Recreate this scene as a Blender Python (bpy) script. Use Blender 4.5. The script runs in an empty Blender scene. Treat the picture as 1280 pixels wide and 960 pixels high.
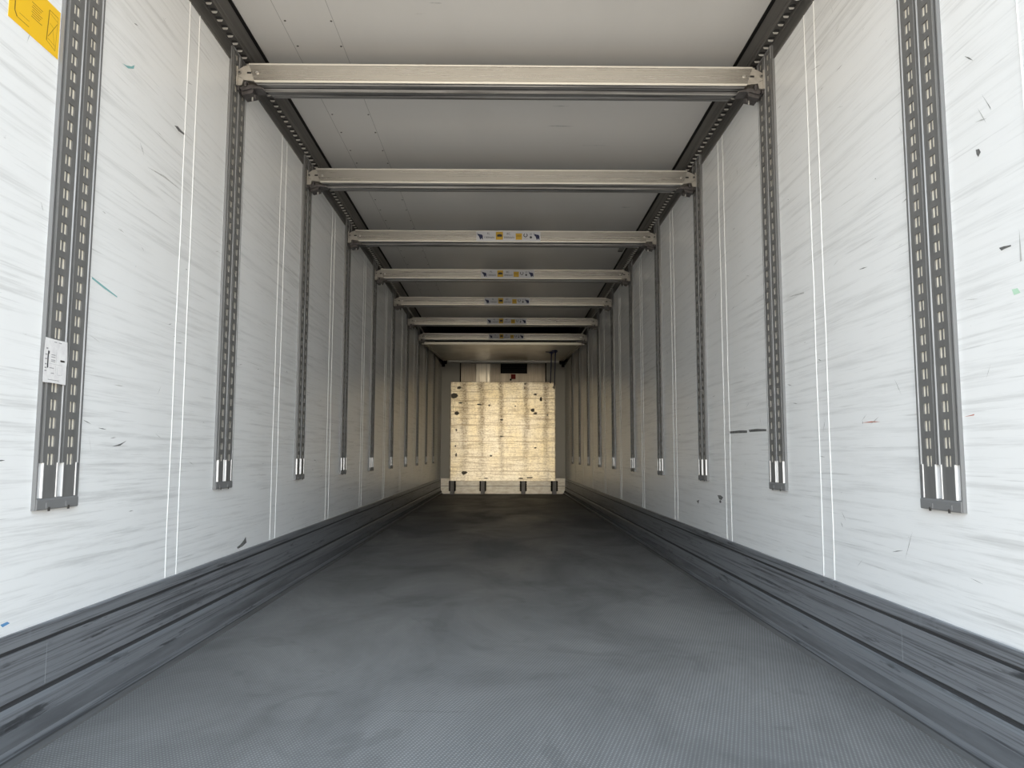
import bpy, bmesh, math, random
from mathutils import Matrix, Vector

S = bpy.context.scene
COL = S.collection

# ------------------------------------------------------------------ camera
cam_d = bpy.data.cameras.new('camera')
cam = bpy.data.objects.new('camera', cam_d)
COL.objects.link(cam)
cam_d.sensor_width = 36.0
cam_d.lens = 933.84 / 1280 * 36.0
cam_d.clip_start = 0.02
CF = Vector((0.010594, 0.995458, 0.094608))
CR = Vector((0.999940, -0.010842, 0.002104))
CU = Vector((-0.003120, -0.094579, 0.995512))
CP = Vector((0.0163, 0.0, 0.7566))
cam.matrix_world = Matrix(((CR.x, CU.x, -CF.x, CP.x), (CR.y, CU.y, -CF.y, CP.y),
                           (CR.z, CU.z, -CF.z, CP.z), (0, 0, 0, 1)))
S.camera = cam

# ------------------------------------------------------------------ light
SKY_STRENGTH = 2.15
SUN_STRENGTH = 0.46
EXPOSURE = 0.0
YARD_SIDE = 0.41
YARD_MID = 2.5
w = bpy.data.worlds.new('yard_sky')
S.world = w
w.use_nodes = True
nt = w.node_tree
nt.nodes.clear()
wo = nt.nodes.new('ShaderNodeOutputWorld')
wb = nt.nodes.new('ShaderNodeBackground')
wt = nt.nodes.new('ShaderNodeTexCoord')
ws = nt.nodes.new('ShaderNodeSeparateXYZ')
wm = nt.nodes.new('ShaderNodeMapRange')
wr = nt.nodes.new('ShaderNodeValToRGB')
wm.inputs[1].default_value = -1.0
wm.inputs[2].default_value = 1.0
els = wr.color_ramp.elements
els[0].position = 0.0
els[0].color = (0.50, 0.46, 0.40, 1)
els[1].position = 1.0
els[1].color = (0.58, 0.78, 1.0, 1)
for pos, c in ((0.44, (0.58, 0.53, 0.46, 1)), (0.49, (0.80, 0.74, 0.64, 1)), (0.52, (1.05, 0.98, 0.88, 1)),
               (0.60, (0.77, 0.89, 1.0, 1))):
    e = els.new(pos)
    e.color = c
wb.inputs[1].default_value = SKY_STRENGTH
L = nt.links.new
L(wt.outputs['Generated'], ws.inputs[0])
L(ws.outputs[2], wm.inputs[0])
L(wm.outputs[0], wr.inputs[0])
# the open yard straight behind the doors is brighter than the sides
wy = nt.nodes.new('ShaderNodeMapRange')
for i_, v_ in enumerate((0.0, -1.0, YARD_SIDE, YARD_MID)):
    wy.inputs[i_ + 1].default_value = v_
wy.interpolation_type = 'SMOOTHSTEP'
wv = nt.nodes.new('ShaderNodeVectorMath')
wv.operation = 'SCALE'
nt.links.new(ws.outputs[1], wy.inputs[0])
nt.links.new(wr.outputs[0], wv.inputs[0])
nt.links.new(wy.outputs[0], wv.inputs['Scale'])
L(wv.outputs[0], wb.inputs[0])
L(wb.outputs[0], wo.inputs[0])

sun_d = bpy.data.lights.new('low_sun', 'SUN')
sun_d.energy = SUN_STRENGTH
sun_d.color = (1.0, 0.86, 0.62)
sun_d.angle = math.radians(7)
sun = bpy.data.objects.new('low_sun', sun_d)
COL.objects.link(sun)
sun.location = (0, -6, 3)
sun.rotation_euler = Vector((0.0, 1.0, -math.tan(math.radians(1.0)))).to_track_quat('-Z', 'Y').to_euler()

S.view_settings.view_transform = 'Standard'
S.view_settings.look = 'None'
S.view_settings.gamma = 1.0
S.view_settings.use_curve_mapping = False
S.view_settings.exposure = EXPOSURE
S.cycles.use_denoising = True
S.cycles.max_bounces = 16
S.cycles.diffuse_bounces = 12
S.cycles.glossy_bounces = 6
S.cycles.sample_clamp_indirect = 10.0

# ------------------------------------------------------------------ materials
def new_mat(name, color=(0.5, 0.5, 0.5), rough=0.5, metal=0.0, spec=0.5):
    m = bpy.data.materials.new(name)
    m.use_nodes = True
    b = m.node_tree.nodes['Principled BSDF']
    b.inputs['Base Color'].default_value = (*color, 1)
    b.inputs['Roughness'].default_value = rough
    b.inputs['Metallic'].default_value = metal
    b.inputs['Specular IOR Level'].default_value = spec
    return m


class NB:
    """small node builder on a principled material"""
    def __init__(self, m):
        self.m, self.t = m, m.node_tree
        self.b = self.t.nodes['Principled BSDF']
        g = self.t.nodes.new('ShaderNodeNewGeometry')
        self.pos = g.outputs['Position']
        tc = self.t.nodes.new('ShaderNodeTexCoord')
        self.obj = tc.outputs['Object']

    def lk(self, a, b):
        self.t.links.new(a, b)

    def scaled(self, src, s, off=(0, 0, 0)):
        n = self.t.nodes.new('ShaderNodeMapping')
        n.inputs['Scale'].default_value = s
        n.inputs['Location'].default_value = off
        self.lk(src, n.inputs['Vector'])
        return n.outputs[0]

    def noise(self, vec, scale=1.0, detail=4.0, rough=0.55, dist=0.0):
        n = self.t.nodes.new('ShaderNodeTexNoise')
        n.inputs['Scale'].default_value = scale
        n.inputs['Detail'].default_value = detail
        n.inputs['Roughness'].default_value = rough
        n.inputs['Distortion'].default_value = dist
        self.lk(vec, n.inputs['Vector'])
        return n.outputs['Fac']

    def ramp(self, fac, a, b, va=0.0, vb=1.0):
        n = self.t.nodes.new('ShaderNodeMapRange')
        n.clamp = True
        for i, v in enumerate((a, b, va, vb)):
            n.inputs[i + 1].default_value = v
        self.lk(fac, n.inputs[0])
        return n.outputs[0]

    def math(self, op, a, b=None, c=None):
        n = self.t.nodes.new('ShaderNodeMath')
        n.operation = op
        for i, v in enumerate((a, b, c)):
            if v is None:
                continue
            if isinstance(v, (int, float)):
                n.inputs[i].default_value = v
            else:
                self.lk(v, n.inputs[i])
        return n.outputs[0]

    def mix(self, fac, a, b):
        n = self.t.nodes.new('ShaderNodeMix')
        n.data_type = 'RGBA'
        for i, v in ((0, fac), (6, a), (7, b)):
            if isinstance(v, (int, float)):
                n.inputs[i].default_value = v
            elif isinstance(v, tuple):
                n.inputs[i].default_value = (*v, 1)
            else:
                self.lk(v, n.inputs[i])
        return n.outputs[2]

    def color(self, c):
        self.lk(c, self.b.inputs['Base Color'])

    def rough(self, r):
        self.lk(r, self.b.inputs['Roughness'])

    def bump(self, h, strength=0.3, dist=0.01):
        n = self.t.nodes.new('ShaderNodeBump')
        n.inputs['Strength'].default_value = strength
        n.inputs['Distance'].default_value = dist
        self.lk(h, n.inputs['Height'])
        self.lk(n.outputs[0], self.b.inputs['Normal'])

    def sep(self, v):
        n = self.t.nodes.new('ShaderNodeSeparateXYZ')
        self.lk(v, n.inputs[0])
        return n.outputs


def mat_wall():
    m = new_mat('white_wall_skin', (0.8, 0.8, 0.78), 0.34)
    n = NB(m)
    st = n.noise(n.scaled(n.pos, (0.2, 1.5, 44)), 1.0, 8, 0.66, 0.3)
    st = n.ramp(st, 0.52, 0.74)
    big = n.ramp(n.noise(n.scaled(n.pos, (0.3, 0.7, 1.6)), 1.0, 3), 0.35, 0.72)
    st = n.math('MULTIPLY', st, big)
    fine = n.ramp(n.noise(n.scaled(n.pos, (0.2, 2.2, 95)), 1.0, 5, 0.6), 0.60, 0.72)
    spot = n.ramp(n.noise(n.scaled(n.pos, (5, 14, 22)), 1.0, 5, 0.7), 0.70, 0.76)
    fine2 = n.ramp(n.noise(n.scaled(n.pos, (0.2, 1.3, 48), (0, 3, 5)), 1.0, 7, 0.68), 0.53, 0.66)
    fine = n.math('MAXIMUM', fine, n.math('MULTIPLY', fine2, n.ramp(big, 0, 1, 0.35, 1.0)))
    c = n.mix(n.math('MULTIPLY', st, 0.62), (0.855, 0.86, 0.855), (0.44, 0.445, 0.44))
    c = n.mix(n.math('MULTIPLY', fine, 0.50), c, (0.44, 0.44, 0.43))
    c = n.mix(n.math('MULTIPLY', spot, 0.55), c, (0.40, 0.40, 0.39))
    n.color(c)
    n.rough(n.ramp(st, 0, 1, 0.30, 0.5))
    n.bump(n.noise(n.scaled(n.pos, (1, 5, 3)), 1.0, 2), 0.06, 0.02)
    return m


def mat_ceiling():
    m = new_mat('ceiling_skin', (0.66, 0.645, 0.62), 0.38)
    n = NB(m)
    a = n.ramp(n.noise(n.scaled(n.pos, (3, 0.8, 1)), 1.0, 5), 0.5, 0.75)
    s = n.ramp(n.noise(n.scaled(n.pos, (7, 16, 1)), 1.0, 5, 0.7), 0.68, 0.76)
    c = n.mix(n.math('MULTIPLY', a, 0.25), (0.66, 0.645, 0.625), (0.52, 0.51, 0.49))
    c = n.mix(n.math('MULTIPLY', s, 0.35), c, (0.38, 0.37, 0.36))
    n.color(c)
    return m


def mat_floor():
    m = new_mat('grey_nonslip_floor', (0.15, 0.15, 0.155), 0.6)
    n = NB(m)
    x, y, z = n.sep(n.pos)
    k = 2 * math.pi / 0.017
    lat = n.math('MULTIPLY', n.math('SINE', n.math('MULTIPLY', n.math('ADD', x, n.math('MULTIPLY', y, 0.5)), k)),
                 n.math('SINE', n.math('MULTIPLY', n.math('SUBTRACT', n.math('MULTIPLY', x, 0.5), y), k)))
    bead = n.ramp(lat, 0.25, 0.8)
    wear = n.noise(n.scaled(n.pos, (1.6, 0.9, 1)), 1.0, 6, 0.6, 0.6)
    wear = n.ramp(wear, 0.36, 0.66)
    lane = n.ramp(n.noise(n.scaled(n.pos, (5.0, 0.16, 1)), 1.0, 4, 0.6), 0.35, 0.7)
    spot = n.ramp(n.noise(n.scaled(n.pos, (6, 5, 1)), 1.0, 6, 0.7), 0.6, 0.72)
    scuff = n.ramp(n.noise(n.scaled(n.pos, (2.2, 11, 1), (3, 1, 0)), 1.0, 4, 0.7, 0.8), 0.66, 0.74)
    c = n.mix(wear, (0.112, 0.110, 0.107), (0.186, 0.183, 0.179))
    c = n.mix(n.math('MULTIPLY', lane, 0.45), c, (0.175, 0.174, 0.174))
    c = n.mix(n.math('MULTIPLY', spot, 0.35), c, (0.085, 0.085, 0.085))
    c = n.mix(n.math('MULTIPLY', scuff, 0.5), c, (0.08, 0.08, 0.08))
    c = n.mix(n.math('MULTIPLY', bead, n.ramp(wear, 0, 1, 0.25, 0.62)), c, (0.47, 0.465, 0.455))
    foot = n.ramp(n.noise(n.scaled(n.pos, (3.4, 2.6, 1), (5, 2, 0)), 1.0, 3, 0.5, 1.2), 0.60, 0.64)
    c = n.mix(n.math('MULTIPLY', foot, 0.26), c, (0.095, 0.095, 0.093))
    n.color(c)
    n.rough(n.ramp(wear, 0, 1, 0.66, 0.5))
    n.bump(bead, 0.25, 0.003)
    return m


def mat_kick():
    m = new_mat('dark_anodised_kick_plate', (0.14, 0.145, 0.15), 0.36, 0.35)
    n = NB(m)
    a = n.noise(n.scaled(n.pos, (0.3, 0.8, 70)), 1.0, 6, 0.65, 0.3)
    d = n.ramp(a, 0.53, 0.63)
    l = n.ramp(a, 0.40, 0.28)
    b = n.ramp(n.noise(n.scaled(n.pos, (0.3, 3.0, 30), (0, 7, 3)), 1.0, 5, 0.65), 0.60, 0.68)
    v = n.ramp(n.noise(n.scaled(n.pos, (0.3, 20.0, 4), (0, 2, 3)), 1.0, 3, 0.5), 0.62, 0.72)
    e = n.ramp(n.noise(n.scaled(n.pos, (0.3, 1.6, 150), (0, 4, 9)), 1.0, 5, 0.65), 0.50, 0.60)
    x, y, z = n.sep(n.pos)
    lip = n.ramp(n.math('ABSOLUTE', n.math('SUBTRACT', z, 0.284)), 0.012, 0.017, 1, 0)
    low = n.ramp(n.math('ABSOLUTE', n.math('SUBTRACT', z, 0.121)), 0.006, 0.012, 1, 0)
    c = n.mix(n.math('MULTIPLY', d, 0.85), (0.285, 0.296, 0.315), (0.075, 0.078, 0.084))
    c = n.mix(n.math('MULTIPLY', e, 0.55), c, (0.125, 0.130, 0.138))
    c = n.mix(n.math('MULTIPLY', l, 0.7), c, (0.27, 0.285, 0.30))
    c = n.mix(n.math('MULTIPLY', b, 0.8), c, (0.040, 0.041, 0.043))
    c = n.mix(n.math('MULTIPLY', v, n.ramp(lip, 0, 1, 0.12, 0.6)), c, (0.30, 0.315, 0.345))
    c = n.mix(n.math('MULTIPLY', low, 0.35), c, (0.30, 0.33, 0.36))
    n.color(c)
    return m


def mat_alu(name, col, rough, metal, axis='x', dark=0.6, amount=0.4):
    m = new_mat(name, col, rough, metal)
    n = NB(m)
    sc = {'x': (1.2, 60, 60), 'y': (60, 1.2, 60), 'z': (60, 60, 1.2)}[axis]
    a = n.ramp(n.noise(n.scaled(n.pos, sc), 1.0, 5, 0.6), 0.42, 0.70)
    s = n.ramp(n.noise(n.scaled(n.pos, (14, 30, 30)), 1.0, 5, 0.7), 0.66, 0.74)
    c = n.mix(n.math('MULTIPLY', a, amount), col, tuple(v * dark for v in col))
    c = n.mix(n.math('MULTIPLY', s, 0.55), c, tuple(v * 0.35 for v in col))
    n.color(c)
    n.rough(n.ramp(a, 0, 1, rough * 0.85, rough * 1.2))
    return m


def mat_bulkhead():
    m = new_mat('worn_cream_paint', (0.8, 0.72, 0.55), 0.40, 0.5)
    n = NB(m)
    h = n.noise(n.scaled(n.pos, (1.8, 1, 40)), 1.0, 8, 0.75, 0.2)
    hd = n.ramp(h, 0.50, 0.64)
    x, y, z = n.sep(n.pos)
    wob = n.math('MULTIPLY', n.math('SUBTRACT', n.noise(n.scaled(n.pos, (4, 1, 3)), 1.0, 3), 0.5), 0.16)
    xw = n.math('ADD', x, wob)
    band = None
    for bx_, bw_ in ((-0.76, 0.10), (-0.42, 0.09), (-0.03, 0.07), (0.44, 0.08), (0.84, 0.08)):
        g = n.ramp(n.math('ABSOLUTE', n.math('SUBTRACT', xw, bx_)), bw_ * 0.25, bw_, 1, 0)
        band = g if band is None else n.math('MAXIMUM', band, g)
    band = n.math('MULTIPLY', band, n.ramp(n.math('ADD', z, wob), 0.3, 1.6, 0.25, 1.0))
    grit = n.ramp(n.noise(n.scaled(n.pos, (34, 1, 48)), 1.0, 5, 0.75), 0.49, 0.60)
    cross = n.ramp(n.noise(n.scaled(n.pos, (60, 1, 6)), 1.0, 6, 0.75), 0.52, 0.64)
    warm = n.ramp(n.noise(n.scaled(n.pos, (1.6, 1, 1.6)), 1.0, 3), 0.38, 0.66)
    c = n.mix(warm, (0.94, 0.87, 0.73), (0.93, 0.81, 0.56))
    c = n.mix(n.math('MULTIPLY', hd, 0.80), c, (0.34, 0.26, 0.16))
    c = n.mix(n.math('MULTIPLY', n.math('MULTIPLY', cross, n.ramp(hd, 0, 1, 0.5, 1)), 0.6), c, (0.40, 0.31, 0.20))
    c = n.mix(n.math('MULTIPLY', grit, 0.45), c, (0.36, 0.28, 0.18))
    c = n.mix(n.math('MULTIPLY', n.math('MULTIPLY', band, n.ramp(grit, 0, 1, 0.5, 1.0)), 0.95), c, (0.17, 0.125, 0.08))
    x, y, z = n.sep(n.pos)
    for zz in (0.44, 0.72, 1.02, 1.34, 1.55, 1.86):
        ln = n.ramp(n.math('ABSOLUTE', n.math('SUBTRACT', z, zz)), 0.004, 0.009, 1, 0)
        c = n.mix(n.math('MULTIPLY', ln, 0.6), c, (0.34, 0.26, 0.16))
    n.color(c)
    n.bump(h, 0.15, 0.01)
    return m


def mat_plain_noise(name, a, b, scale, rough=0.5, metal=0.0):
    m = new_mat(name, a, rough, metal)
    n = NB(m)
    f = n.ramp(n.noise(n.scaled(n.pos, scale), 1.0, 5, 0.6), 0.4, 0.68)
    n.color(n.mix(f, a, b))
    return m


M_wall = mat_wall()
M_bead = new_mat('white_joint_bead', (0.80, 0.80, 0.785), 0.4)
M_scuff = mat_plain_noise('dark_scuff', (0.09, 0.09, 0.09), (0.22, 0.22, 0.21), (40, 40, 40), 0.6)
M_scuffl = mat_plain_noise('grey_scuff', (0.42, 0.42, 0.41), (0.62, 0.62, 0.60), (40, 40, 40), 0.6)
M_teal = new_mat('teal_scrape', (0.22, 0.45, 0.45), 0.6)
M_blue = new_mat('blue_scrape', (0.12, 0.30, 0.55), 0.6)
M_red = new_mat('red_scrape', (0.50, 0.16, 0.11), 0.6)
M_green = new_mat('green_scrape', (0.50, 0.72, 0.55), 0.6)
M_ceil = mat_ceiling()
M_line = new_mat('ceiling_joint_line', (0.36, 0.35, 0.34), 0.6)
M_screw = new_mat('dark_screw', (0.09, 0.085, 0.08), 0.5, 0.5)
M_black = new_mat('black_rubber', (0.006, 0.006, 0.006), 0.7, 0, 0.2)
M_floor = mat_floor()
M_kick = mat_kick()
M_kickgroove = new_mat('kick_groove', (0.05, 0.05, 0.052), 0.6)
M_kickcove = mat_plain_noise('scuffed_cove', (0.13, 0.132, 0.137), (0.085, 0.086, 0.09), (30, 2, 30), 0.75)
M_kickcove.node_tree.nodes['Principled BSDF'].inputs['Specular IOR Level'].default_value = 0.2
M_kickjoint = new_mat('kick_joint', (0.24, 0.25, 0.26), 0.5)
M_kickbase = mat_plain_noise('dirty_floor_edge', (0.10, 0.098, 0.096), (0.14, 0.14, 0.14), (30, 2, 30), 0.7)
M_groove = new_mat('dark_groove', (0.02, 0.02, 0.021), 0.7)
M_cornice = mat_alu('dark_cornice_profile', (0.115, 0.111, 0.104), 0.42, 0.35, 'y', 0.6, 0.6)
M_slotlit = new_mat('lit_slot_wall', (0.62, 0.60, 0.56), 0.4, 0.3)  # door light on the slot walls, put into the colour
M_rail = mat_plain_noise('grey_zinc_rail', (0.165, 0.163, 0.158), (0.135, 0.134, 0.130), (30, 30, 6), 0.5, 0.1)
M_railback = new_mat('rail_base_sheet', (0.21, 0.21, 0.21), 0.45, 0.2)
M_ridge = mat_plain_noise('bare_metal_ridge', (0.42, 0.42, 0.42), (0.30, 0.30, 0.30), (30, 30, 5), 0.4, 0.3)
M_strip = new_mat('clean_aluminium_strip', (0.74, 0.74, 0.74), 0.35, 0.3)
M_foam = mat_plain_noise('pale_foam_in_slot', (0.80, 0.75, 0.64), (0.66, 0.60, 0.50), (60, 60, 60), 0.8)
M_cap = new_mat('grey_plastic_cap', (0.19, 0.19, 0.19), 0.5)
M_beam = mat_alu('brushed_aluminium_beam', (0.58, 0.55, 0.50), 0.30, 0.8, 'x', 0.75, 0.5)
M_beamdark = mat_alu('dirty_shaded_underside', (0.27, 0.265, 0.26), 0.45, 0.4, 'x', 0.2, 1.0)  # streaky dirt, plus the shade of the downward faces put into the colour
M_beamlip = mat_alu('highlit_aluminium_lip', (0.80, 0.77, 0.70), 0.4, 0.5, 'x', 0.85, 0.4)  # lip edges painted paler for the light they catch
M_bracket = mat_plain_noise('pale_zinc_bracket', (0.50, 0.47, 0.42), (0.40, 0.37, 0.33), (25, 25, 25), 0.45, 0.35)
M_rivet = new_mat('steel_rivet', (0.34, 0.33, 0.31), 0.35, 0.7)
M_latch = mat_plain_noise('dark_steel_latch', (0.12, 0.11, 0.11), (0.07, 0.065, 0.065), (40, 40, 40), 0.45, 0.5)
M_spring = new_mat('bright_spring', (0.7, 0.68, 0.65), 0.3, 0.7)
M_sticker = new_mat('grey_white_sticker', (0.60, 0.60, 0.62), 0.45)
M_navy = new_mat('navy_print', (0.012, 0.018, 0.07), 0.5)
M_dark = new_mat('dark_print', (0.03, 0.03, 0.035), 0.5)
M_amber = new_mat('amber_print', (0.58, 0.36, 0.03), 0.5)
M_yellow = new_mat('yellow_sticker', (0.88, 0.53, 0.012), 0.45)
M_yline = new_mat('brown_print', (0.20, 0.11, 0.01), 0.5)
M_paper = mat_plain_noise('white_paper', (0.80, 0.79, 0.78), (0.70, 0.68, 0.68), (40, 60, 50), 0.6)
M_print = new_mat('grey_print', (0.30, 0.29, 0.30), 0.6)
M_bulk = mat_bulkhead()
M_chip = mat_plain_noise('chipped_patch', (0.12, 0.11, 0.09), (0.20, 0.17, 0.12), (40, 40, 40), 0.6)
M_edge = mat_plain_noise('worn_panel_edge', (0.86, 0.82, 0.72), (0.35, 0.22, 0.12), (30, 30, 9), 0.5)
M_endwall = new_mat('olive_grey_end_wall', (0.44, 0.43, 0.39), 0.5)
M_endkick = mat_plain_noise('dusty_white_kick', (0.80, 0.76, 0.68), (0.60, 0.54, 0.45), (9, 9, 22), 0.42, 0.25)
M_post = mat_plain_noise('grey_post', (0.26, 0.25, 0.25), (0.20, 0.19, 0.19), (20, 20, 20), 0.5)
M_unitA = mat_alu('pale_brushed_panel', (0.70, 0.64, 0.54), 0.38, 0.5, 'z', 0.55, 0.8)
M_unitB = mat_alu('taupe_brushed_panel', (0.36, 0.31, 0.25), 0.42, 0.4, 'z', 0.6, 0.7)
M_grille = new_mat('black_grille', (0.006, 0.006, 0.007), 0.7, 0, 0.15)
M_slat = new_mat('black_grille_slat', (0.018, 0.018, 0.022), 0.6, 0, 0.2)
M_redbox = new_mat('dark_red_plastic', (0.20, 0.014, 0.010), 0.6, 0, 0.2)
M_cord = new_mat('navy_cord', (0.016, 0.030, 0.13), 0.6)
M_duct = mat_plain_noise('grey_duct_sheet', (0.72, 0.67, 0.58), (0.58, 0.54, 0.46), (2, 1.2, 2), 0.26)
M_ductrail = mat_alu('aluminium_duct_tube', (0.50, 0.48, 0.44), 0.35, 0.5, 'x', 0.7, 0.5)
M_ductshade = new_mat('black_duct_shade', (0.01, 0.01, 0.01), 0.8, 0, 0.1)  # black that stands in for the shade inside the duct
M_plate = new_mat('grey_ceiling_plate', (0.20, 0.20, 0.19), 0.5)

# ------------------------------------------------------------------ mesh helpers
class MB:
    def __init__(self):
        self.v, self.f, self.m, self.mats = [], [], [], []

    def mi(self, mat):
        if mat not in self.mats:
            self.mats.append(mat)
        return self.mats.index(mat)

    def face(self, pts, mat):
        b = len(self.v)
        self.v += [tuple(p) for p in pts]
        self.f.append(tuple(range(b, b + len(pts))))
        self.m.append(self.mi(mat))

    def box(self, a, b, mat):
        x0, y0, z0 = (min(a[i], b[i]) for i in range(3))
        x1, y1, z1 = (max(a[i], b[i]) for i in range(3))
        self.hexa([(x0, y0, z0), (x1, y0, z0), (x1, y1, z0), (x0, y1, z0),
                   (x0, y0, z1), (x1, y0, z1), (x1, y1, z1), (x0, y1, z1)], mat)

    def hexa(self, p, mat):
        b = len(self.v)
        self.v += [tuple(q) for q in p]
        k = self.mi(mat)
        for q in ((0, 3, 2, 1), (4, 5, 6, 7), (0, 1, 5, 4), (1, 2, 6, 5), (2, 3, 7, 6), (3, 0, 4, 7)):
            self.f.append(tuple(b + i for i in q))
            self.m.append(k)

    def prism(self, poly, fa, fb, mat, cap=True, mats=None):
        """poly: list of 2-D points; fa, fb map a 2-D point to 3-D at both ends"""
        b = len(self.v)
        n = len(poly)
        self.v += [tuple(fa(p)) for p in poly] + [tuple(fb(p)) for p in poly]
        for i in range(n):
            j = (i + 1) % n
            self.f.append((b + i, b + j, b + n + j, b + n + i))
            self.m.append(self.mi(mats[i] if mats else mat))
        if cap:
            self.f.append(tuple(b + i for i in reversed(range(n))))
            self.f.append(tuple(b + n + i for i in range(n)))
            self.m += [self.mi(mat)] * 2

    def tube(self, pts, r, mat, seg=12):
        b = len(self.v)
        P = [Vector(p) for p in pts]
        for i, p in enumerate(P):
            d = (P[min(i + 1, len(P) - 1)] - P[max(i - 1, 0)]).normalized()
            up = Vector((0, 0, 1)) if abs(d.z) < 0.9 else Vector((1, 0, 0))
            u = d.cross(up).normalized()
            q = u.cross(d)
            for s in range(seg):
                a = 2 * math.pi * s / seg
                self.v.append(tuple(p + (u * math.cos(a) + q * math.sin(a)) * r))
        k = self.mi(mat)
        for i in range(len(P) - 1):
            for s in range(seg):
                t = (s + 1) % seg
                self.f.append((b + i * seg + s, b + i * seg + t, b + (i + 1) * seg + t, b + (i + 1) * seg + s))
                self.m.append(k)
        self.f.append(tuple(b + s for s in reversed(range(seg))))
        self.f.append(tuple(b + (len(P) - 1) * seg + s for s in range(seg)))
        self.m += [k, k]

    def build(self, name, parent=None, bevel=0.0, smooth=False):
        me = bpy.data.meshes.new(name)
        me.from_pydata(self.v, [], self.f)
        for mt in self.mats:
            me.materials.append(mt)
        me.polygons.foreach_set('material_index', self.m)
        bm = bmesh.new()
        bm.from_mesh(me)
        bmesh.ops.recalc_face_normals(bm, faces=bm.faces)
        bm.to_mesh(me)
        bm.free()
        if smooth:
            me.polygons.foreach_set('use_smooth', [True] * len(me.polygons))
        me.update()
        o = bpy.data.objects.new(name, me)
        COL.objects.link(o)
        if parent:
            o.parent = parent
        if bevel:
            md = o.modifiers.new('bevel', 'BEVEL')
            md.width = bevel
            md.segments = 2
            md.limit_method = 'ANGLE'
        return o


def tag(o, label, cat, group=None):
    o['label'] = label
    o['category'] = cat
    if group:
        o['group'] = group
    return o


def empty(name, loc, label, cat, group=None, rz=0.0):
    o = bpy.data.objects.new(name, None)
    o.empty_display_size = 0.05
    COL.objects.link(o)
    o.location = loc
    o.rotation_euler = (0, 0, rz)
    return tag(o, label, cat, group)


def structure(o):
    o['kind'] = 'structure'
    return o


def copy_thing(root, loc, rz, label, group):
    r = root.copy()
    COL.objects.link(r)
    r.location, r.rotation_euler = loc, (0, 0, rz)
    r['label'], r['group'] = label, group
    for ch in root.children:
        c = ch.copy()
        COL.objects.link(c)
        c.parent = r
        for g in ch.children:
            d = g.copy()
            COL.objects.link(d)
            d.parent = c
    return r


# ------------------------------------------------------------------ dimensions
W = 1.23            # half width
Y0, YE = 1.30, 14.79
ZC = 2.662          # ceiling
ZW = 2.54           # top of the white wall
ZK = 0.303          # top of the kick plate
SP = 1.23353        # rail spacing
YL, YR = 2.1027, 2.064
rnd = random.Random(5)

# ------------------------------------------------------------------ shell
b = MB()
b.box((-W - 0.08, Y0, -0.10), (W + 0.08, YE + 0.07, 0.0), M_floor)
structure(b.build('floor'))

b = MB()
b.box((-W - 0.08, Y0, ZC), (W + 0.08, YE + 0.07, ZC + 0.09), M_ceil)
for x in (-0.972, -0.742):
    b.box((x - 0.0012, Y0, ZC - 0.0004), (x + 0.0012, 9.0, ZC + 0.001), M_line)
for x in (-0.955, -0.752):
    for k in range(30):
        y = 1.70 + k * 0.235 + (0.03 if k % 3 == 0 else 0)
        b.prism([(0.006 * math.cos(a * math.pi / 3), 0.006 * math.sin(a * math.pi / 3)) for a in range(6)],
                lambda p: (x + p[0], y + p[1], ZC + 0.001), lambda p: (x + p[0] * 0.8, y + p[1] * 0.8, ZC - 0.002), M_screw)
for (x, y, l, wd) in ((0.34, 4.18, 0.16, 0.018), (0.32, 3.93, 0.10, 0.01), (0.62, 3.75, 0.10, 0.006), (0.56, 4.45, 0.22, 0.006),
                      (0.42, 2.95, 0.10, 0.010), (-0.28, 3.0, 0.06, 0.008), (0.95, 5.6, 0.08, 0.02)):
    pts = [(-l / 2, 0), (-l / 5, -wd / 2), (l / 4, -wd / 3), (l / 2, 0.002), (l / 5, wd / 2), (-l / 4, wd / 3)]
    b.face([(x + p[0], y + p[1], ZC - 0.0006) for p in pts], M_scuffl)
structure(b.build('ceiling'))

LEFT_MARKS = [
    (M_teal, [(2.335, 2.023), (2.362, 2.03), (2.393, 2.044), (2.413, 2.059), (2.409, 2.044), (2.373, 2.026)]),
    (M_scuff, [(2.726, 1.991), (2.753, 2.0), (2.789, 1.997), (2.818, 2.0), (2.811, 1.991), (2.762, 1.985)]),
    (M_scuffl, [(2.529, 1.753), (2.662, 1.771), (2.827, 1.769), (2.663, 1.764)]),
    (M_scuff, [(3.561, 0.325), (3.602, 0.331), (3.655, 0.348), (3.676, 0.361), (3.691, 0.332), (3.636, 0.32), (3.572, 0.316)]),
    (M_blue, [(1.912, 0.335), (1.938, 0.337), (1.948, 0.331), (1.921, 0.327)]),
    (M_scuff, [(2.398, 0.781), (2.447, 0.79), (2.487, 0.801), (2.447, 0.784)]),
    (M_teal, [(2.23, 1.29), (2.30, 1.277), (2.38, 1.262), (2.38, 1.258), (2.30, 1.270), (2.23, 1.284)]),
]
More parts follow.
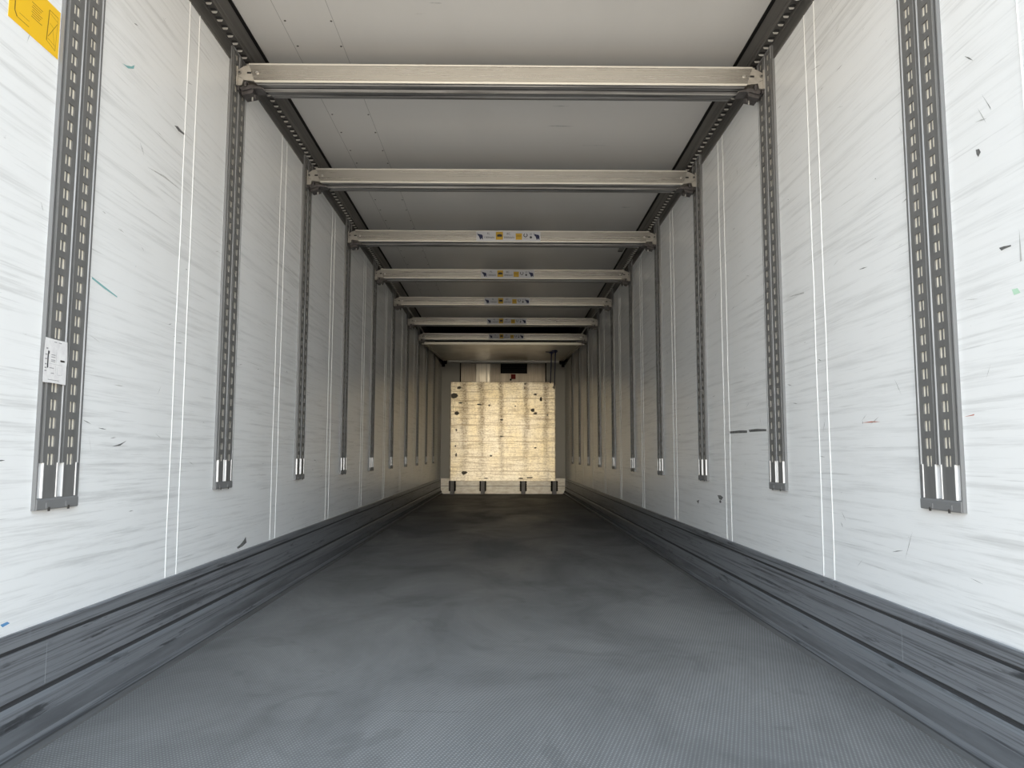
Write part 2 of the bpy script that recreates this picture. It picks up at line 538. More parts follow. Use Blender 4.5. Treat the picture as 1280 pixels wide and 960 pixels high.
RIGHT_MARKS = [
    (M_scuff, [(1.846, 1.542), (1.833, 1.539), (1.827, 1.528), (1.838, 1.52), (1.844, 1.529)]),
    (M_scuff, [(1.78, 1.265), (1.763, 1.264), (1.737, 1.26), (1.737, 1.257), (1.76, 1.257), (1.772, 1.256)]),
    (M_scuff, [(4.019, 0.885), (3.834, 0.885), (3.72, 0.881), (3.721, 0.869), (3.874, 0.872), (4.012, 0.874)]),
    (M_scuff, [(3.695, 0.884), (3.577, 0.884), (3.446, 0.878), (3.447, 0.869), (3.59, 0.871), (3.684, 0.872)]),
    (M_scuff, [(4.268, 0.532), (4.205, 0.535), (4.16, 0.525), (4.191, 0.51), (4.238, 0.511)]),
    (M_scuff, [(4.239, 0.502), (4.207, 0.509), (4.193, 0.496), (4.224, 0.49)]),
    (M_scuff, [(4.732, 0.472), (4.673, 0.481), (4.695, 0.455)]),
    (M_red, [(2.524, 0.868), (2.452, 0.870), (2.394, 0.866), (2.452, 0.866)]),
    (M_red, [(1.957, 0.859), (1.913, 0.864), (1.914, 0.861)]),
    (M_green, [(1.744, 1.153), (1.724, 1.152), (1.715, 1.139), (1.737, 1.138)]),
    (M_scuff, [(1.811, 1.675), (1.781, 1.625), (1.778, 1.616)]),
    (M_scuffl, [(3.152, 1.433), (2.965, 1.417), (2.965, 1.410)]),
    (M_scuffl, [(1.706, 1.292), (1.703, 1.213), (1.710, 1.212)]),
]


def wall(name, side, seams, marks, seed):
    r = random.Random(seed)
    m = MB()
    m.box((side * W, Y0, -0.10), (side * (W + 0.08), YE + 0.07, ZC + 0.09), M_wall)
    for y in seams:
        pts, ph = [], r.random() * 6
        for k in range(13):
            z = ZK - 0.01 + (ZW - ZK + 0.02) * k / 12
            pts.append((side * (W - 0.0005), y + 0.0022 * math.sin(k * 1.7 + ph) + r.uniform(-0.001, 0.001), z))
        m.tube(pts, 0.0020, M_bead, 6)
    xx = side * (W - 0.0006)
    for mt, pl in marks:
        m.face([(xx, p[0], p[1]) for p in pl], mt)
    for k in range(230):                       # scattered scrapes, mostly along the load
        y = 1.5 + 11.5 * r.random() ** 1.6
        z = r.uniform(0.36, 2.45)
        l = r.uniform(0.010, 0.07) * (1.6 if r.random() < 0.12 else 1)
        a = r.gauss(0, 0.22) if r.random() < 0.7 else r.uniform(-1.5, 1.5)
        t = r.uniform(0.0006, 0.0022)
        dy, dz = math.cos(a) * l / 2, math.sin(a) * l / 2
        ny, nz = -math.sin(a) * t, math.cos(a) * t
        m.face([(xx, y - dy, z - dz), (xx, y + ny, z + nz), (xx, y + dy, z + dz), (xx, y - ny * .6, z - nz * .6)],
               M_scuff if r.random() < 0.28 else M_scuffl)
    return structure(m.build(name))


seamsL = [v for k in range(-1, 10) for v in (2.862 + k * SP - 0.046, 2.862 + k * SP + 0.046)]
seamsR = [v for k in range(0, 10) for v in (2.823 + k * SP - 0.046, 2.823 + k * SP + 0.046)] + [1.574, 1.666]
wall('wall_left', -1, seamsL, LEFT_MARKS, 11)
wall('wall_right', 1, seamsR, RIGHT_MARKS, 12)

b = MB()
b.box((-W - 0.08, YE, -0.10), (W + 0.08, YE + 0.07, ZC + 0.09), M_endwall)
for x in (-0.852, 0.846):
    b.box((x - 0.012, YE - 0.004, 0.32), (x + 0.012, YE + 0.002, 2.58), M_black)
structure(b.build('wall_front'))

b = MB()
b.box((-W, YE - 0.018, 0.0), (W, YE, 0.146), M_endkick)
b.box((-W, YE - 0.016, 0.146), (W, YE, 0.153), M_groove)
b.box((-W, YE - 0.018, 0.153), (W, YE, 0.298), M_endkick)
structure(b.build('baseboard_front'))

KP = [(0, 0), (0.058, 0), (0.056, 0.006), (0.042, 0.010), (0.038, 0.013), (0.037, 0.034), (0.033, 0.046), (0.022, 0.060), (0.017, 0.066),
      (0.017, 0.112), (0.0145, 0.126), (0.008, 0.130), (0.008, 0.135), (0.013, 0.139), (0.0135, 0.258), (0.007, 0.260),
      (0.007, 0.265), (0.012, 0.267), (0.012, 0.300), (0.009, 0.303), (0, 0.303)]
KM = [M_kick] * len(KP)
for i in (10, 11, 12, 14, 15, 16, 3):
    KM[i] = M_kickgroove
KM[1] = KM[2] = M_kickbase
KM[5] = KM[6] = KM[7] = M_kickcove
for nm, sd in (('baseboard_left', -1), ('baseboard_right', 1)):
    b = MB()
    b.prism(KP, lambda p: (sd * (W - p[0]), Y0, p[1]), lambda p: (sd * (W - p[0]), YE - 0.02, p[1]), M_kick, mats=KM)
    for y in ((2.09, 5.2, 8.4, 11.6) if sd < 0 else (2.30, 3.55, 6.2, 9.6)):     # butt joints between the lengths
        b.box((sd * (W - 0.0137), y, 0.143), (sd * (W - 0.012), y + 0.0012, 0.255), M_kickjoint)
    structure(b.build(nm))

CPROF = [(0, ZW - 0.002), (0.004, ZW - 0.002), (0.006, ZW + 0.001), (0.006, 2.598), (0.008, 2.602), (0.0105, 2.602), (0.012, 2.607), (0.0430, 2.607),
         (0.0445, 2.603), (0.0475, 2.603), (0.0485, 2.609), (0.0535, 2.615), (0.0550, 2.613), (0.0570, 2.614), (0.0590, 2.621),
         (0.0680, 2.636), (0.0760, 2.650), (0.0800, 2.655), (0.0805, ZC), (0, ZC)]
for nm, sd in (('trim_1', -1), ('trim_2', 1)):
    b = MB()
    b.prism(CPROF, lambda p: (sd * (W - p[0]), Y0, p[1]), lambda p: (sd * (W - p[0]), YE, p[1]), M_cornice)
    b.box((sd * (W - 0.0806), Y0, 2.655), (sd * (W - 0.0945), YE, ZC), M_black)
    y = Y0 + 0.03
    while y < YE - 0.1:                        # dark slot patches; added pale tabs paint the door-lit far wall of each hole
        b.prism([(0.015, -0.004), (0.020, -0.010), (0.035, -0.010), (0.040, -0.004), (0.040, 0.010), (0.015, 0.010)],
                lambda p: (sd * (W - p[0]), y + p[1], 2.6075), lambda p: (sd * (W - p[0]), y + p[1], 2.6062), M_groove)
        b.prism([(0.015, 2.607), (0.017, 2.600), (0.0205, 2.5975), (0.0345, 2.5975), (0.038, 2.600), (0.040, 2.607)],
                lambda p: (sd * (W - p[0]), y + 0.010, p[1]), lambda p: (sd * (W - p[0]), y + 0.013, p[1]), M_slotlit)
        y += 0.0608
    structure(b.build(nm))

# ------------------------------------------------------------------ slotted rails
RZ = 0.607
RL = 2.603 - RZ


def make_rail(label, group):
    root = empty('lashing_rail', (-W, YL, RZ), label, 'rail', group)

    def P(u, n, z):                            # local: x = out of the wall, y = along the wall
        return (n, u, z)

    def bx(m, u0, u1, n0, n1, z0, z1, mat):
        m.box(P(u0, n0, z0), P(u1, n1, z1), mat)
    m = MB()
    bx(m, -0.099, 0.099, 0.0, 0.003, 0.0, RL, M_railback)
    for s in (-1, 1):
        bx(m, s * 0.099, s * 0.0945, 0.003, 0.011, 0.0, RL, M_railback)
        bx(m, s * 0.0915, s * 0.0895, 0.003, 0.008, 0.0, RL, M_ridge)
    m.build('base_sheet', root)
    for uc in (-0.0455, 0.0455):
        m = MB()
        nw, nb = 0.0125, 0.0085
        hw, hh, pitch = 0.0145, 0.0150, 0.0495
        for s in (-1, 1):                      # raised ridges either side of the web
            prof = [(uc + s * 0.0405, 0.003), (uc + s * 0.0398, 0.0148), (uc + s * 0.0372, 0.0148), (uc + s * 0.0345, nw), (uc + s * 0.0335, 0.003)]
            m.prism(prof, lambda p: P(p[0], p[1], 0.125), lambda p: P(p[0], p[1], RL), M_rail,
                    mats=[M_rail, M_ridge, M_ridge, M_rail, M_rail])
        zs = [0.135 + k * pitch for k in range(38)]
        zs = [z for z in zs if z + hh < RL - 0.01]
        for s in (-1, 1):
            a, c = sorted((uc + s * hw, uc + s * 0.0340))
            m.face([P(a, nw, 0.030), P(c, nw, 0.030), P(c, nw, RL), P(a, nw, RL)], M_rail)
        prev = 0.030
        for z in zs + [None]:
            top = RL if z is None else z - hh
            m.face([P(uc - hw, nw, prev), P(uc + hw, nw, prev), P(uc + hw, nw, top), P(uc - hw, nw, top)], M_rail)
            if z is None:
                break
            lo, hi = z - hh, z + hh
            q = [(uc - hw, lo), (uc + hw, lo), (uc + hw, hi), (uc - hw, hi)]
            for i in range(4):
                j = (i + 1) % 4
                m.face([P(q[i][0], nw, q[i][1]), P(q[j][0], nw, q[j][1]), P(q[j][0], nb, q[j][1]), P(q[i][0], nb, q[i][1])], M_rail)
            m.face([P(a, nb, c) for a, c in q], M_foam)
            bx(m, uc - 0.0028, uc + 0.0028, nb, nb + 0.0022, lo, hi, M_rail)
            prev = hi
        m.face([P(uc - 0.034, 0.003, RL), P(uc + 0.034, 0.003, RL), P(uc + 0.034, nw, RL), P(uc - 0.034, nw, RL)], M_ridge)
        m.build('slotted_channel', root)
    for uc in (-0.0455, 0.0455):
        for s in (-1, 1):
            m = MB()
            u0, u1 = sorted((uc + s * 0.0270, uc + s * 0.0365))
            m.prism([(u0, 0.003), (u0 + 0.003, 0.0145), (u1 - 0.003, 0.0145), (u1, 0.003)],
                    lambda p: P(p[0], p[1], 0.032), lambda p: P(p[0], p[1], 0.126), M_strip)
            o = m.build('guide_strip', root)
            o['label'] = 'bright bare aluminium strip'
    m = MB()
    m.prism([(0.003, 0.0), (0.013, 0.0), (0.0145, 0.004), (0.0145, 0.026), (0.012, 0.031), (0.003, 0.031)],
            lambda p: P(-0.096, p[0], p[1]), lambda p: P(0.096, p[0], p[1]), M_cap)
    for uc in (-0.0455, 0.0455):
        bx(m, uc - 0.012, uc + 0.012, 0.0145, 0.0165, 0.004, 0.018, M_cap)
        bx(m, uc - 0.004, uc + 0.004, 0.0145, 0.017, -0.004, 0.007, M_screw)
    m.build('end_cap', root)
    m = MB()                                    # folded top edge under the cornice
    bx(m, -0.092, 0.092, 0.0125, 0.0155, RL - 0.004, RL, M_ridge)
    bx(m, 0.086, 0.092, 0.0125, 0.018, RL - 0.040, RL - 0.036, M_ridge)
    bx(m, 0.086, 0.092, 0.0125, 0.016, RL - 0.060, RL, M_ridge)
    m.build('top_edge', root)
    return root


ORD = ['nearest', 'second', 'third', 'fourth', 'fifth', 'sixth', 'seventh']


def rail_label(k, side):
    if k == 0:
        return ('grey slotted double rail with torn white paper stuck on it' if side == 'left' else
                'largest grey slotted double rail on right wall, nearest the camera, holding no bar')
    if k <= 7:
        return f'slotted grey rail on {side} wall holding the {side} end of the {ORD[k-1]} load bar'
    if k == 8:
        return f'narrow slotted rail on {side} wall, first one beyond the last load bar'
    return f'slotted rail on {side} wall closest to the cream bulkhead'


rail = make_rail(rail_label(0, 'left'), 'lashing rails on the left wall')
pl = MB()                                        # torn delivery paper on the first rail
pn = 0.0182
u0, u1, z0, z1 = -0.112, -0.008, 0.341, 0.462
outline = [(u0 + 0.002, z0), (-0.06, z0 + 0.001), (u1 + 0.001, z0 + 0.0005), (u1, z0 + 0.05), (u1 + 0.003, z0 + 0.07), (u1 - 0.002, z1),
           (-0.07, z1 - 0.001), (u0 + 0.003, z1), (u0, z0 + 0.07)]
pl.prism(outline, lambda p: (pn, p[0], p[1]), lambda p: (pn + 0.0006, p[0], p[1]), M_paper)
for (a, c, d, e, mt) in ((-0.097, 0.040, -0.092, 0.078, M_dark), (-0.096, 0.078, -0.089, 0.086, M_dark), (-0.038, 0.062, -0.018, 0.067, M_screw),
                         (-0.107, 0.030, -0.099, 0.033, M_print), (-0.107, 0.038, -0.099, 0.041, M_print), (-0.107, 0.048, -0.099, 0.051, M_print),
                         (-0.107, 0.062, -0.099, 0.065, M_print), (-0.107, 0.074, -0.099, 0.077, M_print), (-0.104, 0.090, -0.096, 0.094, M_print),
                         (-0.080, 0.076, -0.062, 0.078, M_print), (-0.080, 0.070, -0.062, 0.072, M_print), (-0.080, 0.062, -0.062, 0.064, M_print),
                         (-0.080, 0.058, -0.062, 0.060, M_print), (-0.086, 0.040, -0.066, 0.042, M_print), (-0.078, 0.026, -0.064, 0.028, M_print),
                         (-0.090, 0.008, -0.040, 0.0095, M_print), (-0.070, 0.112, -0.058, 0.114, M_print), (-0.050, 0.112, -0.036, 0.114, M_print),
                         (-0.058, 0.020, -0.0575, 0.095, M_print), (-0.088, 0.052, -0.030, 0.0525, M_print), (-0.050, 0.024, -0.030, 0.0245, M_print),
                         (-0.050, 0.024, -0.0495, 0.046, M_print), (-0.030, 0.024, -0.0295, 0.046, M_print)):
    pl.box((pn + 0.0005, a, z0 + c), (pn + 0.0009, d, z0 + e), mt)
rails = [rail]
for k in range(1, 10):
    copy_thing(rail, (-W, YL + k * SP, RZ), 0, rail_label(k, 'left'), 'lashing rails on the left wall')
for k in range(10):
    copy_thing(rail, (W, YR + k * SP, RZ), math.pi, rail_label(k, 'right'), 'lashing rails on the right wall')
po = pl.build('paper_sticker', rail)
po['label'] = 'torn white paper with faint print'

# ------------------------------------------------------------------ load bars
ELE = [(0.00, 0.93), (0.06, 1.0), (0.09, 0.95), (0.06, 0.86), (0.11, 0.74), (0.20, 0.80), (0.33, 0.80), (0.45, 0.74), (0.62, 0.73),
       (0.82, 0.70), (0.95, 0.60), (1.0, 0.42), (1.0, 0.0), (0.84, 0.0), (0.82, 0.16), (0.70, 0.18), (0.66, 0.0), (0.47, 0.0),
       (0.44, 0.20), (0.36, 0.28), (0.31, 0.44), (0.20, 0.52), (0.08, 0.62), (0.01, 0.76)]


def text_mesh(body, size, x, z, y, mat, mb):
    cu = bpy.data.curves.new('t', 'FONT')
    cu.body = body
    cu.size = size
    cu.align_x = 'CENTER'
    ob = bpy.data.objects.new('t', cu)
    COL.objects.link(ob)
    dg = bpy.context.evaluated_depsgraph_get()
    me = bpy.data.meshes.new_from_object(ob.evaluated_get(dg))
    for p in me.polygons:
        mb.face([(x + me.vertices[i].co.x, y, z + me.vertices[i].co.y) for i in p.vertices], mat)
    bpy.data.objects.remove(ob)
    bpy.data.curves.remove(cu)
    bpy.data.meshes.remove(me)


def make_bar(label, group):
    """local origin: middle of the bar, on the rail line, at the top of the front face; x along the bar"""
    root = empty('load_bar', (0, 0, 0), label, 'load bar', group)
    F = -0.045
    XE = 1.150
    # closed profile (y, z) of the extruded beam
    pr = [(F, 0.0), (F + 0.004, 0.004), (F + 0.150, 0.004), (F + 0.160, -0.004), (F + 0.160, -0.088), (F + 0.135, -0.090), (F + 0.130, -0.086),
          (F + 0.096, -0.086), (F + 0.091, -0.092), (F + 0.085, -0.092), (F + 0.080, -0.080), (F + 0.060, -0.080), (F + 0.056, -0.088),
          (F + 0.030, -0.088), (F + 0.027, -0.083), (F + 0.010, -0.083), (F + 0.006, -0.090), (F, -0.090), (F, -0.080), (F + 0.003, -0.076),
          (F + 0.003, -0.009), (F, -0.007)]
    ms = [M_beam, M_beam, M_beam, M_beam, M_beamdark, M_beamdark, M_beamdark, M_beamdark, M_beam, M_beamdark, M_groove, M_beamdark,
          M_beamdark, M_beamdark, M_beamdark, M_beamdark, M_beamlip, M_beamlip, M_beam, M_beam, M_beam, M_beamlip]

    def end(s):
        def f(p):
            t = (0.0 - p[1]) / 0.09
            back = max(0, (p[0] - F - 0.02)) / 0.14
            return (s * (XE + 0.012 - 0.030 * t - 0.045 * back * t), p[0], p[1])
        return f
    m = MB()
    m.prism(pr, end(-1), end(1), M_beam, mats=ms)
    m.build('beam', root)
    for s in (-1, 1):
        m = MB()
        pl = [(1.2155, -0.020), (1.2150, -0.030), (1.187, -0.012), (1.157, -0.002), (1.120, -0.004), (1.095, -0.082), (1.129, -0.083),
              (1.187, -0.076), (1.192, -0.100), (1.2155, -0.103)]
        m.prism([(s * q[0], q[1]) for q in pl], lambda p: (p[0], F + 0.0055, p[1]), lambda p: (p[0], F + 0.012, p[1]), M_bracket)
        m.prism([(s * q[0], q[1]) for q in pl], lambda p: (p[0], F + 0.088, p[1]), lambda p: (p[0], F + 0.095, p[1]), M_bracket)
        m.box((s * 1.205, F + 0.010, -0.098), (s * 1.215, F + 0.088, -0.028), M_bracket)
        m.box((s * 1.2085, F - 0.003, -0.104), (s * 1.2155, F + 0.004, -0.014), M_bracket)
        m.box((s * 1.150, F + 0.0048, -0.047), (s * 1.170, F + 0.0060, -0.038), M_groove)   # slot
        m.tube([(s * 1.19, F + 0.0052, -0.069), (s * 1.214, F + 0.0052, -0.058)], 0.0007, M_groove, 6)
        br = m.build('end_bracket', root, bevel=0.0012)
        m = MB()
        m.tube([(s * 1.202, F + 0.004, -0.043), (s * 1.202, F - 0.002, -0.043)], 0.0075, M_rivet, 14)
        m.tube([(s * 1.202, F - 0.001, -0.043), (s * 1.202, F - 0.0035, -0.043)], 0.004, M_screw, 10)
        m.build('rivet', br)
        m = MB()
        m.tube([(s * 1.122, F + 0.004, -0.044), (s * 1.122, F - 0.0025, -0.044)], 0.0065, M_spring, 14)
        m.build('rivet', br)
        m = MB()                                  # spring latch under the bracket
        m.prism([(s * a, z) for a, z in ((1.206, -0.108), (1.192, -0.100), (1.150, -0.094), (1.108, -0.104), (1.098, -0.112), (1.150, -0.110),
                                         (1.196, -0.122))],
                lambda p: (p[0], F + 0.016, p[1]), lambda p: (p[0], F + 0.086, p[1]), M_latch)
        m.hexa([(s * 1.198, F + 0.030, -0.136), (s * 1.150, F + 0.030, -0.126), (s * 1.150, F + 0.105, -0.126), (s * 1.198, F + 0.105, -0.136),
                (s * 1.206, F + 0.030, -0.116), (s * 1.146, F + 0.030, -0.108), (s * 1.146, F + 0.105, -0.108), (s * 1.206, F + 0.105, -0.116)], M_latch)
        m.box((s * 1.206, F + 0.010, -0.122), (s * 1.215, F + 0.095, -0.104), M_latch)
        m.box((s * 1.172, F + 0.008, -0.106), (s * 1.184, F + 0.030, -0.082), M_latch)
        m.tube([(s * 1.100, F + 0.030, -0.106), (s * 1.150, F + 0.022, -0.108)], 0.003, M_bracket, 8)
        m.build('latch', root, bevel=0.001)
        m = MB()
        m.tube([(s * 1.150, F + 0.060, -0.124), (s * 1.150, F + 0.060, -0.142)], 0.0055, M_latch, 10)
        m.tube([(s * 1.163, F + 0.070, -0.128), (s * 1.163, F + 0.070, -0.146)], 0.004, M_spring, 10)
        m.tube([(s * 1.190, F + 0.024, -0.104), (s * 1.190, F + 0.020, -0.118)], 0.0035, M_spring, 10)
        m.build('latch_pin', root)
    return root, F


def make_sticker(parent, F):
    m = MB()
    x0, x1 = -0.207, 0.300
    zb, zt = -0.086, -0.004
    y = F - 0.0006
    m.box((x0, y, zb), (x1, F + 0.0036, zt), M_sticker)
    yy = y - 0.0003
    wx = (x1 - x0) / 945.0

    def X(c):
        return x0 + (c - 155) * wx

    def Z(r):                                     # rows 125 (top) .. 250 (bottom)
        return zt - (r - 122) * (zt - zb) / 130.0
    for c0, c1 in ((170, 252), (1002, 1085)):
        m.face([(X(c0) + p[0] * (X(c1) - X(c0)), yy, Z(228) + p[1] * (Z(140) - Z(228))) for p in ELE], M_navy)
    text_mesh('FL', 0.024, X(335), Z(166), yy, M_dark, m)
    text_mesh('1300daN', 0.0225, X(344), Z(214), yy, M_dark, m)
    text_mesh('BC', 0.024, X(630), Z(166), yy, M_dark, m)
    text_mesh('2000daN', 0.0225, X(638), Z(214), yy, M_dark, m)

    def rect(c0, c1, r0, r1, mt, d=0.0):
        m.face([(X(c0), yy - d, Z(r1)), (X(c1), yy - d, Z(r1)), (X(c1), yy - d, Z(r0)), (X(c0), yy - d, Z(r0))], mt)
    rect(444, 548, 130, 230, M_amber)
    rect(462, 535, 165, 192, M_dark, 0.0002)
    rect(478, 520, 160, 166, M_dark, 0.0002)
    rect(735, 828, 148, 230, M_amber)
    rect(745, 815, 178, 186, M_yline, 0.0002)
    ring = []
    for k in range(15):
        a = math.radians(120 + k * 300 / 14)
        ring.append(a)
    cx, cz, ro, ri = X(880), Z(172), 0.0165, 0.0105
    for a, c in zip(ring, ring[1:]):
        m.face([(cx + ro * math.cos(a), yy, cz + ro * math.sin(a)), (cx + ro * math.cos(c), yy, cz + ro * math.sin(c)),
                (cx + ri * math.cos(c), yy, cz + ri * math.sin(c)), (cx + ri * math.cos(a), yy, cz + ri * math.sin(a))], M_dark)
    rect(852, 912, 212, 216, M_print)
    for c0, c1, r0, r1 in ((942, 976, 146, 150), (942, 976, 165, 169), (942, 947, 146, 169), (971, 976, 146, 169), (956, 962, 146, 169)):
        rect(c0, c1, r0, r1, M_print)
    m.face([(X(958) + 0.0095 * math.cos(a * math.pi / 6), yy, Z(198) + 0.0095 * math.sin(a * math.pi / 6)) for a in range(12)], M_dark)
    o = m.build('sticker', parent)
    o['label'] = 'grey white sticker with navy elephants and two amber squares'
    return o


BZ = [2.546, 2.534, 2.519, 2.518, 2.512, 2.508, 2.506]
BL = ['wide bare aluminium load bar nearest the camera, without a sticker',
      'second aluminium load bar from the camera, without a sticker',
      'third load bar from the camera, first one wearing an elephant sticker',
      'fourth load bar from the camera, with elephant sticker',
      'fifth load bar from the camera, with elephant sticker',
      'load bar just before the black gap above the last bar',
      'farthest load bar, right above the front tube of the grey air duct']
bar, BF = make_bar(BL[0], 'load bars across the trailer roof')
bar.location = (0, YL + SP, BZ[0])
stk = None
for k in range(1, 7):
    c = copy_thing(bar, (0, YL + (k + 1) * SP, BZ[k]), 0, BL[k], 'load bars across the trailer roof')
    if k >= 2:
        if stk is None:
            stk = make_sticker(c, BF)
        else:
            d = stk.copy()
            COL.objects.link(d)
            d.parent = c

# ------------------------------------------------------------------ yellow notice on the left wall
b = MB()
yx = -W + 0.0004
a0, a1, c0, c1 = 1.790, 1.999, 1.850, 1.986
b.box((yx - 0.0004, a0, c0), (yx + 0.0006, a1, c1), M_yellow)


def yl(p, q, t, mt=M_yline):
    d = Vector((q[0] - p[0], q[1] - p[1])).normalized()
    nx, nz = -d.y * t / 2, d.x * t / 2
    b.face([(yx + 0.0008, p[0] + nx, p[1] + nz), (yx + 0.0008, q[0] + nx, q[1] + nz), (yx + 0.0008, q[0] - nx, q[1] - nz), (yx + 0.0008, p[0] - nx, p[1] - nz)], mt)


yl((1.812, 1.975), (1.812, 1.880), 0.004)
yl((1.812, 1.880), (1.822, 1.868), 0.004)
yl((1.822, 1.868), (1.870, 1.868), 0.0016)
yl((1.830, 1.883), (1.870, 1.883), 0.0010)
for r in range(7):
    yl((1.876 + 0.003 * (r % 2), 1.942 - r * 0.0065), (1.922 - 0.005 * (r % 3), 1.942 - r * 0.0065), 0.0017)
for p, q, t in (((1.950, 1.965), (1.990, 1.965), 0.0014), ((1.944, 1.876), (1.950, 1.965), 0.0032), ((1.944, 1.876), (1.984, 1.866), 0.0014),
                ((1.990, 1.965), (1.984, 1.866), 0.001), ((1.955, 1.958), (1.987, 1.952), 0.001), ((1.950, 1.890), (1.987, 1.945), 0.0016),
                ((1.968, 1.920), (1.982, 1.870), 0.001), ((1.955, 1.930), (1.972, 1.925), 0.001), ((1.950, 1.884), (1.982, 1.879), 0.001)):
    yl(p, q, t)
tag(b.build('notice_sticker'), 'yellow notice sticker with brown drawing on upper left wall', 'sticker')

# ------------------------------------------------------------------ cream bulkhead and its posts
YB = 14.60
bk = empty('bulkhead', (0, YB, 0.256), 'worn cream painted bulkhead panel standing at the far end', 'bulkhead panel')
b = MB()
BXL, BXR, BH = -1.034, 1.026, 1.918
b.box((BXL + 0.014, 0, 0.0), (BXR - 0.014, 0.028, BH), M_bulk)
r = random.Random(3)


def chip(px, pz, wx, wz):
    k = r.randint(5, 7)
    pts = [(px + wx / 2 * math.cos(a * 2 * math.pi / k) * r.uniform(.6, 1.1), -0.0008, pz + wz / 2 * math.sin(a * 2 * math.pi / k) * r.uniform(.6, 1.1))
           for a in range(k)]
    b.face(pts, M_chip)


for (px, py, wx, wz) in ((574, 485, 5, 4), (568, 495, 9, 6), (571, 517, 6, 4), (571, 538, 2, 4), (570, 558, 2, 3), (571, 569, 2, 5), (581.5, 591, 6, 5),
                         (576, 504, 5, 2), (599, 506, 5, 2), (612, 507, 3, 3), (669, 493, 4, 3), (676, 498.5, 3, 5), (676, 500, 5, 2), (669, 517, 5, 3),
                         (666, 513, 5, 4), (656, 480, 3, 2), (656, 485, 3, 2), (684, 519, 2, 3), (644, 508, 2, 2), (627, 546, 5, 2), (627, 525, 4, 3),
                         (614, 570, 3, 3), (660, 487, 1, 1), (692, 484, 3, 4), (608, 598, 5, 2), (651, 598, 6, 2), (662, 597, 9, 1.5), (669, 560, 3, 2)):
    X = CP.x + (px - 630) / 933.84 * 14.68
    Z = 2.175 - 0.256 - (py - 478) * 0.01558
    chip(X, Z, wx * 0.0200, wz * 0.0200)
b.build('panel', bk)
for s, xx in ((-1, BXL), (1, BXR)):
    b = MB()
    z = 0.0
    while z < BH - 0.01:                          # chipped edge batten
        h = min(r.uniform(0.05, 0.16), BH - z)
        b.box((xx, -0.002 - r.random() * 0.002, z), (xx - s * 0.016, 0.030, z + h - 0.003), M_edge)
        z += h
    b.build('edge_batten', bk)
b = MB()
b.box((BXL, -0.001, BH), (BXR, 0.030, BH + 0.008), M_edge)
b.build('top_batten', bk)

POSTS = [(-0.985, 'leftmost of the four'), (-0.392, 'second from the left of the four'), (0.396, 'third from the left of the four'),
         (1.000, 'rightmost of the four')]
first = None
for k, (px, wh) in enumerate(POSTS):
    lb = f'{wh} short grey posts under the cream bulkhead'
    if first is None:
        first = empty('bulkhead_post', (px, 14.74, 0.0), lb, 'post', 'posts below the bulkhead')
        b = MB()
        b.prism([(-0.036, 0.0), (0.036, 0.0), (0.036, 0.036), (-0.036, 0.036)], lambda p: (p[0], p[1] - 0.135, 0.05), lambda p: (p[0], p[1] - 0.135, 0.256), M_post)
        b.box((-0.030, -0.10, 0.056), (0.030, 0.031, 0.250), M_post)
        b.box((-0.040, -0.142, 0.0), (0.040, 0.030, 0.052), M_post)
        b.build('post', first, bevel=0.002)
        for s in (-1, 1):
            b = MB()
            b.box((s * 0.038, -0.118, 0.055), (s * 0.060, -0.02, 0.255), M_black)
            for q in range(5):
                b.box((s * 0.058, -0.112, 0.07 + q * 0.038), (s * 0.070, -0.05, 0.085 + q * 0.038), M_black)
            o = b.build('rubber_strip', first)
            o['label'] = 'black ribbed rubber strip'
    else:
        copy_thing(first, (px, 14.74, 0.0), 0, lb, 'posts below the bulkhead')

# ------------------------------------------------------------------ cooling unit front above the bulkhead
cu = empty('cooling_unit', (0, YE, 2.0), 'metal cooling unit front above the bulkhead with black grille', 'cooling unit')
b = MB()
b.box((-0.838, -0.022, 0.0), (-0.545, -0.002, 0.565), M_unitB)
b.build('side_panel', cu, bevel=0.002)
b = MB()
b.box((-0.541, -0.034, 0.0), (-0.262, -0.002, 0.565), M_unitA)
b.build('pale_panel', cu, bevel=0.002)['label'] = 'bright brushed metal panel'
b = MB()
b.box((-0.258, -0.020, 0.0), (0.832, -0.002, 0.565), M_unitB)
b.build('front_panel', cu, bevel=0.002)
b = MB()
for q in ((-0.055, -0.030, 0.565), (0.475, 0.450, 0.565)):
    b.box((q[0], -0.05, 0.37), (q[1], -0.018, 0.565), M_grille)
b.box((-0.055, -0.05, 0.37), (0.475, -0.018, 0.395), M_grille)
b.box((-0.03, -0.028, 0.39), (0.45, -0.020, 0.565), M_grille)
gr = b.build('air_grille', cu)
b = MB()
for q in range(6):
    b.box((-0.03, -0.046, 0.405 + q * 0.027), (0.45, -0.028, 0.412 + q * 0.027), M_slat)
for q in range(12):
    b.box((0.005 + q * 0.037, -0.048, 0.395), (0.010 + q * 0.037, -0.030, 0.56), M_slat)
b.build('grille_bars', gr)
b = MB()
b.box((0.155, -0.070, 0.258), (0.245, -0.018, 0.352), M_redbox)
b.prism([(0.168, 0.272), (0.232, 0.272), (0.232, 0.338), (0.168, 0.338)], lambda p: (p[0], -0.070, p[1]),
        lambda p: (0.2 + (p[0] - 0.2) * .8, -0.078, 0.305 + (p[1] - 0.305) * .8), M_redbox)
b.box((0.130, -0.045, 0.228), (0.165, -0.018, 0.262), M_grille)
b.build('switch_box', cu, bevel=0.004)['label'] = 'small dark red box'

